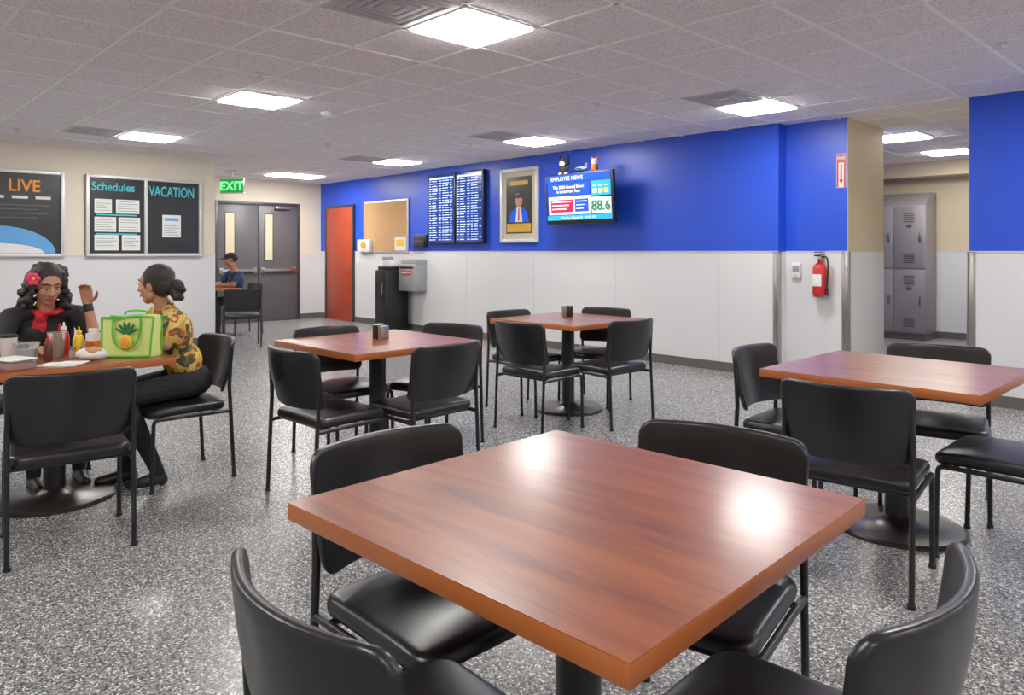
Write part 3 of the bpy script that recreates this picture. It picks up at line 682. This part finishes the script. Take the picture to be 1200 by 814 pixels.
rn=random.Random(5)
for k in range(150):
    a=rn.uniform(-1,1)*math.radians(128); z=rn.uniform(-.17,.10); rr=(.098 if z>-.02 else .108)+rn.uniform(-.015,.02)
    if z>.04: rr*=.85
    p=(rr*math.sin(a),-.02-rr*math.cos(a)*.95,z)
    if abs(a)>math.radians(95) and z<.075: p=(math.copysign(max(abs(p[0]),.08),p[0]),p[1],z)
    q=rn.uniform(.016,.026); B.ell(T(p),(q,q,q),'hair')
for k in range(9): 
    a=k/9*6.283; B.ell((.062*math.cos(a),ln+.02+.062*math.sin(a),.962-.012*math.sin(a)),(.028,.024,.016),'scarf')
B.ell((.035,ln+.075,.93),(.032,.02,.035),'scarf'); B.ell((.055,ln+.068,.89),(.024,.014,.04),'scarf'); B.ell((.025,ln+.072,.885),(.02,.014,.045),'scarf')
B.build('body',{'pants':'blackcloth','shoe':'shoe','shirt':'blackcloth','skin':'skin1','hair':'hair','scarf':'scarf','watch':'black'},.0052,e)
face(T,R,'face_details',e)
w=MB(); fc=T((.095,.035,.06))
for k in range(6):
    a=k/6*6.283; w.sph(fc+Vector((.022*math.cos(a),.012,.022*math.sin(a))),(.018,.012,.018),'pink')
w.sph(fc+Vector((0,.022,0)),.01,'yellow'); w.obj('hair_flower',parent=e)
# --- man in cap (heading -y)
e=empty('seated_man',(-11.4,4.93,0),math.pi)
B=Body(); ln=.10
sitter(B,ln,1.12,'shirt',[(-.085,(-.11,.43,.515),(-.11,.40,.075),(-.11,.54,.035)),(.085,(.11,.43,.515),(.11,.40,.075),(.11,.54,.035))],False)
B.ell((0,ln*.7,.86),(.175,.11,.14),'shirt')
for s,el,wr in ((-1,(-.24,.22,.79),(-.12,.42,.785)),(1,(.24,.22,.79),(.12,.42,.785))):
    sh=Vector((s*.18,ln*.95,.955)); el=Vector(el); wr=Vector(wr)
    B.cap(sh,sh.lerp(el,.7),.06,.054,'shirt'); B.cap(sh.lerp(el,.55),el,.044,.04,'skin'); B.cap(el,wr,.039,.027,'skin'); B.hand(wr,(-s*.3,.9,0),(0,0,-1),-s,'skin',.3)
hc=Vector((0,ln+.06,1.165)); R=rotm(-10,-20)
B.cap((0,ln*.95,.98),hc+Vector((0,-.02,-.06)),.055,.052,'skin'); T=head(B,hc,R,False,1.0)
B.ell(T((0,-.035,.03)),(.074,.08,.07),'hair',R); B.ell(T((0,-.01,.065)),(.08,.098,.062),'cap',R); B.cap(T((-.03,.085,.055)),T((-.02,.14,.045)),.012,.009,'cap'); B.cap(T((.03,.085,.055)),T((.02,.14,.045)),.012,.009,'cap'); B.cap(T((0,.085,.057)),T((0,.15,.045)),.012,.009,'cap')
B.build('body',{'pants':'blackcloth','shoe':'shoe','shirt':'navy','skin':'skin2','hair':'hair','cap':'cap'},.008,e)
face(T,R,'face_details',e)

# ---------------------------------------------------------------- world, camera, colour
wd=D.worlds.new('world'); C.scene.world=wd; wd.use_nodes=True
wd.node_tree.nodes['Background'].inputs[0].default_value=(.8,.85,.9,1); wd.node_tree.nodes['Background'].inputs[1].default_value=.3
cam=D.cameras.new('camera'); cam.sensor_width=36; cam.sensor_fit='HORIZONTAL'; cam.lens=857.8/1200*36; cam.shift_y=-(407-294.2)/1200; cam.clip_start=.02
co=D.objects.new('camera',cam); C.collection.objects.link(co); co.location=(0,0,H); co.rotation_euler=(R90,0,.8076)
C.scene.camera=co
C.scene.view_settings.view_transform='Standard'; C.scene.view_settings.exposure=0.03; C.scene.view_settings.gamma=1.1
